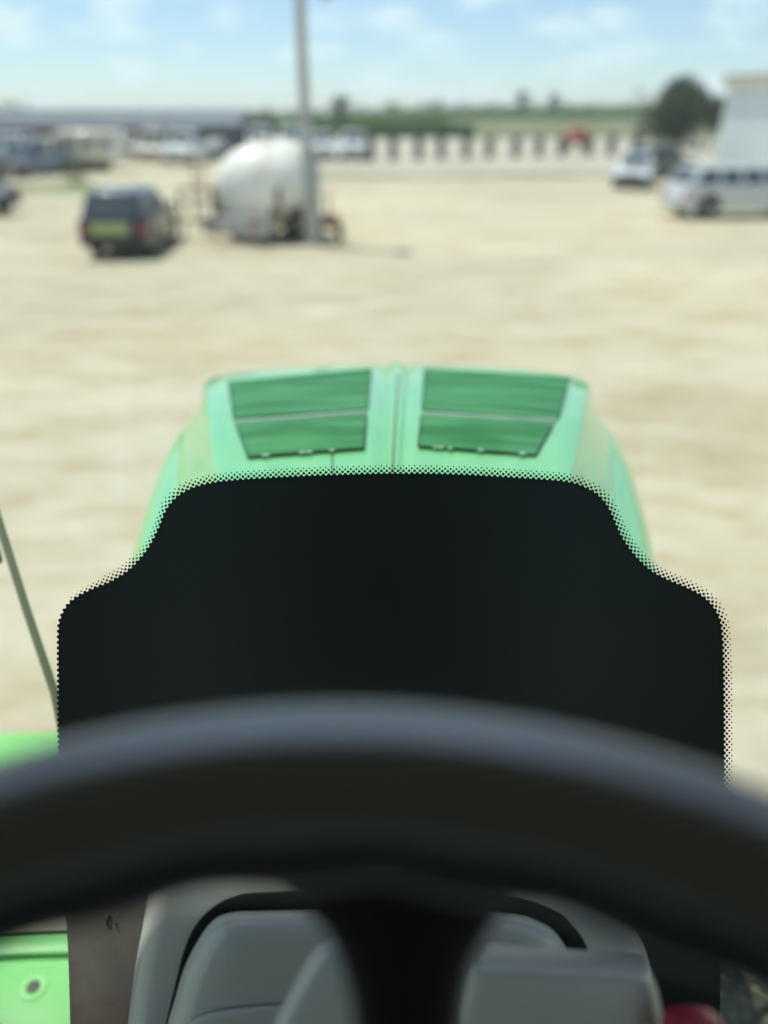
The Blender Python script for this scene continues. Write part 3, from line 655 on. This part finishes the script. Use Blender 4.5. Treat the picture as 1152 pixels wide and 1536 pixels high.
# louvre bars across the far screens
for q in (SCR[0], SCR[2]):
    for v in (0.12, 0.27, 0.43, 0.60, 0.78):
        a = [q[0][i]*(1-v)+q[3][i]*v for i in (0, 1)]; b = [q[1][i]*(1-v)+q[2][i]*v for i in (0, 1)]
        tpart(MB().tube([on_hood(a[0]+(b[0]-a[0])*(0.02+0.96*i/8), a[1]+(b[1]-a[1])*i/8, 0.004) for i in range(9)], 0.0011, 6), 'screen_bar', 'hoodtrim', hood)
# light strip between upper and lower screens
for (a, b) in (((352, 636), (551, 621)), ((630, 623), (834, 634))):
    tpart(MB().tube([on_hood(a[0]+(b[0]-a[0])*i/8, a[1]+(b[1]-a[1])*i/8, 0.003) for i in range(9)], 0.0042, 6), 'screen_divider', 'clip', hood)
tpart(MB().tube([on_hood(588.5, 722, 0.001), on_hood(590, 680, 0.001), on_hood(593, 630, 0.001), on_hood(596, 590, 0.001), on_hood(598, 562, 0.001)], 0.0017, 6), 'center_seam', 'brownseam', hood)
# panel joint line on the hood near left
tpart(MB().tube([on_hood(498, 677, 0.0), on_hood(499, 700, 0.0), on_hood(500, 722, 0.0)], 0.0012, 5), 'panel_joint', 'seal', hood)
# ---- chassis, axle, front wheels
tpart(MB().box((0.02, 1.2, 1.55), (0.52, 0.95, 1.3)), 'engine', 'iron', bevel=0.03)
tpart(MB().box((0.02, 0.2, 1.2), (0.7, 1.2, 0.7)), 'transmission', 'iron', bevel=0.05)
tpart(MB().box((0.02, 1.22, 0.72), (1.5, 0.2, 0.24)), 'front_axle', 'cabgreen', bevel=0.03)
def big_tyre(x, y, r, w, s, m='tyre'):
    tb = MB(); tb.lathe((x, y, r), (1, 0, 0), [(-w/2, r*0.6), (-w/2, r*0.86), (-w*0.38, r*0.95), (w*0.38, r*0.95), (w/2, r*0.86), (w/2, r*0.6)], 40)
    for i in range(22):
        for q in (-1, 1):
            a = 2*PI*(i+(0.5 if q > 0 else 0))/22; rad = Vector((0, math.cos(a), math.sin(a))); tan = Vector((0, -math.sin(a), math.cos(a)))
            X = (Vector((1, 0, 0)) + tan*0.55*q).normalized()
            tb.box(Vector((x+q*w*0.24, y, r)) + rad*(r*0.97), (w*0.52, 0.05, r*0.07), (X, X.cross(rad).normalized(), rad))
    o = tpart(tb, 'tractor_wheel', m); tpart(MB().lathe((x+s*w*0.2, y, r), (s, 0, 0), [(0, r*0.6), (0.05, r*0.58), (0.0, r*0.5), (-0.08, r*0.25), (0.02, r*0.2), (0.03, 0.001)], 28), 'rim', 'rimy', o)
    return o
big_tyre(-0.93, 1.18, 0.62, 0.40, -1); big_tyre(0.97, 1.10, 0.62, 0.40, 1, 'mud')
big_tyre(-1.15, -0.95, 0.95, 0.5, -1); big_tyre(1.15, -0.95, 0.95, 0.5, 1)
# ---- left green fuel-tank cover with ledge, seam and bolt (bottom left)
def PQ(px, py, t): return P(px, py, t)
# fender above
fz = P(40, 1120, 1.95).z
fl = MB(); rings = []
for i in range(13):
    a = PI*(0.08+0.84*i/12); y = 1.18+0.70*math.cos(a); z = fz-0.66+0.66*math.sin(a)
    rings.append([Vector((-1.16, y, z)), Vector((-0.70, y, z)), Vector((-0.70, y*1.0, z-0.02)), Vector((-1.16, y, z-0.02))])
tpart(fl.loft(rings), 'front_fender', 'side_green', bevel=0.0)
# side cover plane, depth about 1.35
d_ = 1.33
def flat(x, y, h): return P(x, y, h/(math.sin(PITCH)+math.cos(PITCH)*(y-768)/FPX))   # on a horizontal plane h below the eye
def panel(pts, h, back, name, m, bevel=0.004):
    a = [flat(x, y, h) for x, y in pts]; b = [p_ - Vector((0, 0, back)) for p_ in a]
    return tpart(MB().loft([a, b]), name, m, bevel=bevel)
cover = panel([(-140, 1441), (140, 1435), (140, 1640), (-140, 1640)], 1.41, 0.30, 'side_cover', 'side_green', 0.008)
panel([(-140, 1400), (140, 1395), (140, 1428), (-140, 1434)], 1.405, 0.30, 'upper_cover', 'side_green', 0.008)
panel([(-140, 1330), (140, 1326), (140, 1392), (-140, 1397)], 1.42, 0.25, 'grey_ledge', 'concrete', 0.004)
panel([(-138, 1398), (138, 1393), (138, 1560), (-138, 1560)], 1.43, 0.05, 'cover_seam', 'dark', 0.0)
bc = flat(50, 1481, 1.409); ZZ = Vector((0, 0, 1))
tpart(MB().lathe(bc, ZZ, [(-0.002, 0.012), (0.003, 0.012), (0.004, 0.009), (0.004, 0.001)], 20), 'bolt', 'iron', cover)
tpart(MB().lathe(bc, ZZ, [(0, 0.024), (0.001, 0.023), (0.001, 0.015)], 24), 'washer', 'side_green', cover)
# ---- handrail / mirror arm at left
tpart(MB().tube([P(-40, 660, 1.12), P(0, 788, 1.10), P(40, 915, 1.08), P(82, 1040, 1.06), P(100, 1130, 1.05), P(108, 1240, 1.05)], 0.0058, 10), 'hand_rail', 'rod')
tpart(MB().box(P(-8, 830, 1.11), (0.016, 0.012, 0.035)), 'rail_bracket', 'cabgreen', bevel=0.004)

# ---- windshield
TA = math.tan(R(8))
def wt_(py): return 0.78/(1-((py-768)/FPX)*TA)
def WS(px, py, lift=0.0): return P(px, py, wt_(py)-lift)
gl = [WS(-520, -130), WS(1672, -130), WS(1560, 1720), WS(-408, 1720)]
wn = (gl[1]-gl[0]).cross(gl[3]-gl[0]).normalized(); wn = wn if wn.y > 0 else -wn
wsp = tpart(MB().loft([gl, [q + wn*0.005 for q in gl]]), 'windshield', 'glass', smooth=False)
FR = [(106, 1760), (106, 1600), (103, 1450), (98, 1350), (91, 1200), (88.5, 1100), (88, 1020), (88, 950), (91, 928), (100, 910), (115, 896), (138, 884), (165, 873), (190, 858), (208, 841), (224, 820), (238, 793), (248, 768), (262, 749), (282, 735), (310, 726), (350, 720.5), (420, 716), (500, 712.5), (590, 710.5), (680, 711.5), (780, 717), (845, 722), (875, 730), (897, 743), (912, 761), (923, 785), (934, 808), (952, 833), (976, 856), (1002, 870), (1035, 884), (1059, 899), (1075, 919), (1082, 943), (1085, 1000), (1086, 1100), (1086, 1200), (1084, 1350), (1080, 1500), (1078, 1600), (1076, 1760)]
def catmull(p, n=10):
    o = []
    for i in range(len(p)-1):
        a, b, c, d = p[max(i-1, 0)], p[i], p[i+1], p[min(i+2, len(p)-1)]
        for k in range(n):
            t = k/n
            o.append(tuple(0.5*((2*b[j]) + (-a[j]+c[j])*t + (2*a[j]-5*b[j]+4*c[j]-d[j])*t*t + (-a[j]+3*b[j]-3*c[j]+d[j])*t**3) for j in (0, 1)))
    o.append(p[-1]); return o
def resample(p, step):
    o = [p[0]]; acc = 0
    for a, b in zip(p, p[1:]):
        L2 = math.hypot(b[0]-a[0], b[1]-a[1])
        if L2 == 0: continue
        pos = step-acc
        while pos <= L2: o.append((a[0]+(b[0]-a[0])*pos/L2, a[1]+(b[1]-a[1])*pos/L2)); pos += step
        acc = (acc+L2) % step
    return o
PIT = 8.3
cur = resample(catmull(FR), PIT/2)
fr = MB(); fr.add([WS(x, y, 0.0008) for x, y in cur], [tuple(range(len(cur)))])
bmf = bmesh.new(); vv = [bmf.verts.new(v) for v in fr.v]; ff = bmf.faces.new(vv); bmesh.ops.triangulate(bmf, faces=[ff]); bmf.verts.index_update()
fr.f = [tuple(v.index for v in f.verts) for f in bmf.faces]; bmf.free()
def amount(x, y):
    if x < 400 and y > 905: return 0.0
    if x < 160 and y > 870: return 0.25+0.6*max(0, min(1, (x-112)/50))
    if x < 232 and y > 800: return 0.9 if x < 208 else 0.55
    if x < 262 and y > 748: return 0.55+0.35*max(0, min(1, (800-y)/50))
    if x > 900 and y > 1150: return 0.85
    return 1.0
def disc(x, y, r, lift):
    k = 10; fr.add([WS(x+math.cos(2*PI*i/k)*r, y+math.sin(2*PI*i/k)*r, lift) for i in range(k)], [tuple(range(k))])
for i in range(1, len(cur)-1):
    x, y = cur[i]
    if y > 1640 or y > 1265: continue
    dx, dy = cur[i+1][0]-cur[i-1][0], cur[i+1][1]-cur[i-1][1]; l = math.hypot(dx, dy); nx_, ny_ = dy/l, -dx/l
    am = amount(x, y)
    if i % 2 == 0:
        disc(x+nx_*0.2, y+ny_*0.2, 2.75, 0.0010)
        if am > 0.2: disc(x+nx_*7.9, y+ny_*7.9, 1.65*am, 0.0008)
    else:
        if am > 0.2: disc(x+nx_*4.3, y+ny_*4.3, 2.15*(0.4+0.6*am), 0.0008)
        if am > 0.8: disc(x+nx_*11.6, y+ny_*11.6, 1.15*am, 0.0008)
tpart(fr, 'frit_band', 'frit', wsp, smooth=False, recalc=False)
# ---- cab shell
tpart(MB().box((0, -0.23, 3.74), (2.0, 1.9, 0.12)), 'roof', 'cabgreen', bevel=0.05)
tpart(MB().box((0, -0.23, 3.655), (1.8, 1.8, 0.04)), 'headliner', 'liner')
tpart(MB().box((0, 0.88, 3.66), (1.7, 0.36, 0.006)), 'added_roof_hatch', 'glass', smooth=False)  # unseen glass roof front, added to let more light into the cab
tpart(MB().box((0, -0.95, 2.0), (1.6, 0.08, 0.6)), 'rear_panel', 'cab')
tpart(MB().box((0, -0.95, 2.97), (1.6, 0.006, 1.3)), 'rear_window', 'glass2', smooth=False)
tpart(MB().box((0, -0.2, 1.62), (1.6, 1.5, 0.08)), 'cab_floor', 'cab')
gtop, gbot = gl[0], gl[3]
for s in (-1, 1):
    tpart(MB().tube([(s*0.83, gl[3].y+0.02, 1.66), (s*0.83, (gl[0].y+gl[3].y)/2, 2.7), (s*0.83, gl[0].y-0.05, 3.62)], 0.04, 8), 'front_pillar', 'cab')
    tpart(MB().tube([(s*0.83, -0.95, 1.66), (s*0.83, -0.95, 3.62)], 0.045, 8), 'rear_pillar', 'cab')
    tpart(MB().box((s*0.84, -0.15, 1.8), (0.05, 1.2, 0.3)), 'lower_side_panel', 'cab')
    tpart(MB().box((s*0.84, -0.12, 2.78), (0.006, 1.35, 1.64)), 'side_window', 'glass2', smooth=False)
tpart(MB().box((0, 0.44, 1.95), (1.3, 0.03, 0.52)), 'front_lower_panel', 'cab')
seat = tpart(MB().box((0, -0.25, 1.98), (0.54, 0.5, 0.14)), 'seat', 'spoke', bevel=0.04, segs=3)
tpart(MB().box((0, -0.46, 2.62), (0.64, 0.12, 1.16)), 'seat_back_blocker', 'spoke', bevel=0.04, segs=3)  # unseen; made tall, wide and black to block rear light on the wheel rim

# ---- steering wheel
WT = R(10); RW = 0.278; rw = 0.0298
e1 = Vector((1, 0, 0)); e2 = Vector((0, math.cos(WT), math.sin(WT))); en = Vector((0, -math.sin(WT), math.cos(WT)))
roll = R(-2.0); e1r = e1*math.cos(roll)+e2*math.sin(roll); e2r = -e1*math.sin(roll)+e2*math.cos(roll)
top = P(508, 1189, 0.252); WC = top - e2*RW
SA = R(47) - WT
def catclosed(p, n):
    o = []; m = len(p)
    for i in range(m):
        a, b, c, d = p[i-1], p[i], p[(i+1) % m], p[(i+2) % m]
        for k in range(n):
            t = k/n; o.append(tuple(0.5*((2*b[j]) + (-a[j]+c[j])*t + (2*a[j]-5*b[j]+4*c[j]-d[j])*t*t + (-a[j]+3*b[j]-3*c[j]+d[j])*t**3) for j in (0, 1)))
    return o
RIMSEC = catclosed([(1.0, -0.38), (0.92, -0.14), (0.78, 0.08), (0.63, 0.28), (0.42, 0.44), (0.0, 0.62), (-0.4, 0.66), (-0.78, 0.48), (-0.96, 0.1), (-0.95, -0.4), (-0.4, -0.8), (0.5, -0.85), (0.88, -0.68)], 3)
sw = MB(); rings = []; NW = 168
for i in range(NW):
    a = 2*PI*i/NW; rad = e1*math.cos(a) + e2*math.sin(a); c = WC + rad*RW; ring = []
    for (u_, w_) in RIMSEC:
        q_ = 1 + (0.05*math.sin(i*PI/3.0) if u_ < -0.2 else 0)      # finger grips on the inner side
        ru = rw*u_*q_; rwv = rw*w_
        ring.append(c + rad*(ru*math.cos(SA) - rwv*math.sin(SA)) + en*(ru*math.sin(SA) + rwv*math.cos(SA)))
    rings.append(ring)
sw.loft(rings, close=True); swo = tpart(sw, 'steering_wheel', 'wheelrub', angle=80)
def blade(pts, name, parent, m='spoke'):
    mb_ = MB(); rings = []
    for (c, hw, hd) in pts:
        rings.append([c + e1*(math.copysign(abs(math.cos(t))**0.7, math.cos(t))*hw) + en*(math.copysign(abs(math.sin(t))**0.8, math.sin(t))*hd) for t in [2*PI*k/24 for k in range(24)]])
    return tpart(mb_.loft(rings), name, m, parent, angle=60)
sp0 = P(606, 1290, 0.268)
blade([(P(600, 1270, 0.285), 0.060, 0.014), (P(602, 1320, 0.285), 0.050, 0.015), (P(608, 1352, 0.287), 0.0415, 0.015), (P(611, 1392, 0.29), 0.0325, 0.014), (P(609, 1440, 0.292), 0.0262, 0.013), (P(610, 1500, 0.294), 0.0222, 0.013), (P(612, 1600, 0.296), 0.020, 0.013), (P(620, 1800, 0.30), 0.022, 0.014)], 'spoke', swo)
hub = WC - en*0.045
tpart(MB().lathe(hub, en, [(-0.03, 0.05), (0.0, 0.065), (0.02, 0.062), (0.032, 0.045), (0.036, 0.001)], 28), 'hub', 'spoke', swo)
tpart(MB().tube([P(622, 1800, 0.30), hub + e2*0.03], [0.022, 0.03], 12), 'hub_arm', 'spoke', swo)
for s in (-1, 1):
    a = R(-90+s*60); rad = e1*math.cos(a)+e2*math.sin(a)
    tpart(MB().tube([hub+rad*0.04, WC+rad*(RW*0.6)-en*0.02, WC+rad*(RW-0.005)], [0.024, 0.018, 0.016], 12), 'spoke', 'spoke', swo)
tpart(MB().tube([hub-en*0.03, hub-en*0.30 + Vector((0, 0.05, 0)), (WC.x, 0.36, 1.66)], [0.03, 0.035, 0.05], 14), 'steering_column', 'spoke')

# ---- console
def inset(poly, d):
    n = len(poly); o = []
    ar = sum(poly[i][0]*poly[(i+1) % n][1]-poly[(i+1) % n][0]*poly[i][1] for i in range(n)); sg = 1 if ar > 0 else -1
    for i in range(n):
        a, b, c = poly[i-1], poly[i], poly[(i+1) % n]
        d1 = (b[0]-a[0], b[1]-a[1]); d2 = (c[0]-b[0], c[1]-b[1]); l1 = math.hypot(*d1) or 1; l2 = math.hypot(*d2) or 1
        n1 = (-d1[1]/l1*sg, d1[0]/l1*sg); n2 = (-d2[1]/l2*sg, d2[0]/l2*sg)
        m_ = (n1[0]+n2[0], n1[1]+n2[1]); l = math.hypot(*m_) or 1; m_ = (m_[0]/l, m_[1]/l); k = max(0.5, m_[0]*n1[0]+m_[1]*n1[1])
        o.append((b[0]+m_[0]*d/k, b[1]+m_[1]*d/k))
    return o
def pillow(outline, t, r_px, depth, back, name, m, parent=None, steps=7, smoothing=True):
    """a moulded cover: silhouette at depth t, front rounded towards the viewer"""
    poly = outline
    if smoothing: poly = catmull(outline + [outline[0]], 6)[:-1]
    rings = [[P(x, y, t+back) for x, y in [(576+(a-576)*t/(t+back), 768+(b-768)*t/(t+back)) for a, b in poly]]]
    for k in range(steps+1):
        a = PI/2*k/steps; ins = r_px*(1-math.cos(a)); q = inset(poly, ins)
        rings.append([P(x, y, t-depth*math.sin(a)) for x, y in q])
    mb_ = MB(); mb_.loft(rings, cap=False); nn = len(poly); base = len(rings)-1
    cap = list(range(base*nn, (base+1)*nn)); bm2 = bmesh.new(); vv2 = [bm2.verts.new(mb_.v[i]) for i in cap]; f2 = bm2.faces.new(vv2); bmesh.ops.triangulate(bm2, faces=[f2]); bm2.verts.index_update()
    mb_.f += [tuple(cap[v.index] for v in f.verts) for f in bm2.faces]; bm2.free()
    return tpart(mb_, name, m, parent, angle=40)
cowl = pillow([(184, 1680), (190, 1560), (200, 1470), (213, 1395), (226, 1330), (240, 1292), (275, 1275), (330, 1268), (560, 1262), (780, 1285), (880, 1330), (930, 1372), (958, 1405), (975, 1450), (988, 1540), (994, 1680)], 0.72, 40, 0.024, 0.05, 'instrument_cowl', 'console')
pillow([(232, 1680), (244, 1560), (262, 1480), (276, 1425), (292, 1390), (318, 1362), (352, 1345), (400, 1339), (600, 1334), (760, 1345), (830, 1366), (858, 1388), (880, 1420), (895, 1480), (905, 1680)], 0.694, 4, 0.002, 0.0, 'cowl_gap', 'gap', cowl)
pod = pillow([(238, 1680), (247, 1560), (262, 1500), (277, 1450), (296, 1412), (318, 1382), (345, 1369), (400, 1366), (600, 1364), (760, 1370), (812, 1384), (838, 1404), (856, 1440), (870, 1500), (880, 1680)], 0.685, 46, 0.032, 0.0, 'instrument_pod', 'console')
pillow([(262, 1690), (270, 1600), (278, 1550), (290, 1530), (320, 1518), (380, 1510), (460, 1506), (640, 1504), (700, 1520), (720, 1690)], 0.652, 12, 0.006, 0.0, 'pod_lip', 'console', pod)
pillow([(380, 1690), (396, 1580), (412, 1530), (436, 1483), (462, 1437), (480, 1417), (505, 1406), (560, 1402), (650, 1402), (690, 1420), (700, 1690)], 0.56, 26, 0.024, 0.0, 'column_cover', 'console')
rc_ = pillow([(680, 1690), (692, 1520), (706, 1455), (718, 1446), (742, 1443), (860, 1450), (955, 1456), (976, 1464), (988, 1492), (998, 1560), (1004, 1690)], 0.50, 18, 0.014, 0.0, 'switch_box', 'console')
# sloping top of the switch box
a = [P(708, 1456, 0.492), P(984, 1468, 0.492)]; b = [P(968, 1430, 0.56), P(728, 1410, 0.56)]
mb = MB(); q = [a[0], a[1], b[0], b[1]]; nrm = (q[1]-q[0]).cross(q[3]-q[0]).normalized(); nrm = nrm if nrm.z > 0 else -nrm
mb.loft([[p_-nrm*0.02 for p_ in q], q]); tpart(mb, 'switch_box_top', 'console', rc_, bevel=0.006, segs=3)
tpart(MB().box(P(835, 1560, 0.54), (0.12, 0.06, 0.10)), 'switch_box_body', 'console', rc_, bevel=0.01)
# brown trim panel at the left, in front of the frit
q = [(99.5, 1325), (102, 1420), (105, 1520), (108, 1640), (300, 1640), (300, 1300), (98, 1300)]
mb = MB(); aa = [WS(x, y, 0.008) for x, y in q]; bb = [WS(x, y, 0.004) for x, y in q]; mb.loft([aa, bb]); bp_ = tpart(mb, 'brown_trim_panel', 'brown', bevel=0.001)
for (x0_, y0_, x1_, y1_) in ((165, 1372, 160, 1388), (174, 1384, 175, 1389)):
    tpart(MB().tube([WS(x0_, y0_, 0.0085), WS((x0_+x1_)/2-1, (y0_+y1_)/2, 0.0087), WS(x1_, y1_, 0.0085)], [0.0006, 0.0011, 0.0005], 6), 'scuff_mark', 'gap', bp_)
# red lever knob
kc = P(1045, 1580, 0.46)
kn = pillow([(1000, 1680), (999, 1580), (1001, 1544), (1006, 1532), (1020, 1526), (1045, 1524), (1068, 1527), (1082, 1534), (1090, 1548), (1094, 1580), (1095, 1680)], 0.47, 14, 0.012, 0.01, 'lever_knob', 'red')
tpart(MB().tube([P(1047, 1650, 0.475), P(1050, 1900, 0.48)], 0.008, 8), 'lever_stem', 'spoke', kn)

# ---------------------------------------------------------------- haze
hm = bpy.data.materials.new('haze_air'); hm.use_nodes = True; t = hm.node_tree; t.nodes.clear()
o_ = N(t, 'ShaderNodeOutputMaterial'); v_ = N(t, 'ShaderNodeVolumePrincipled'); v_.inputs['Color'].default_value = (0.92, 0.96, 1.0, 1)
v_.inputs['Density'].default_value = 0.0006; v_.inputs['Anisotropy'].default_value = 0.2
t.links.new(v_.outputs['Volume'], o_.inputs['Volume'])
struct(MB().box((0, 250, 6.0), (1300, 900, 14.0)).build('haze', hm, smooth=False), 'stuff')
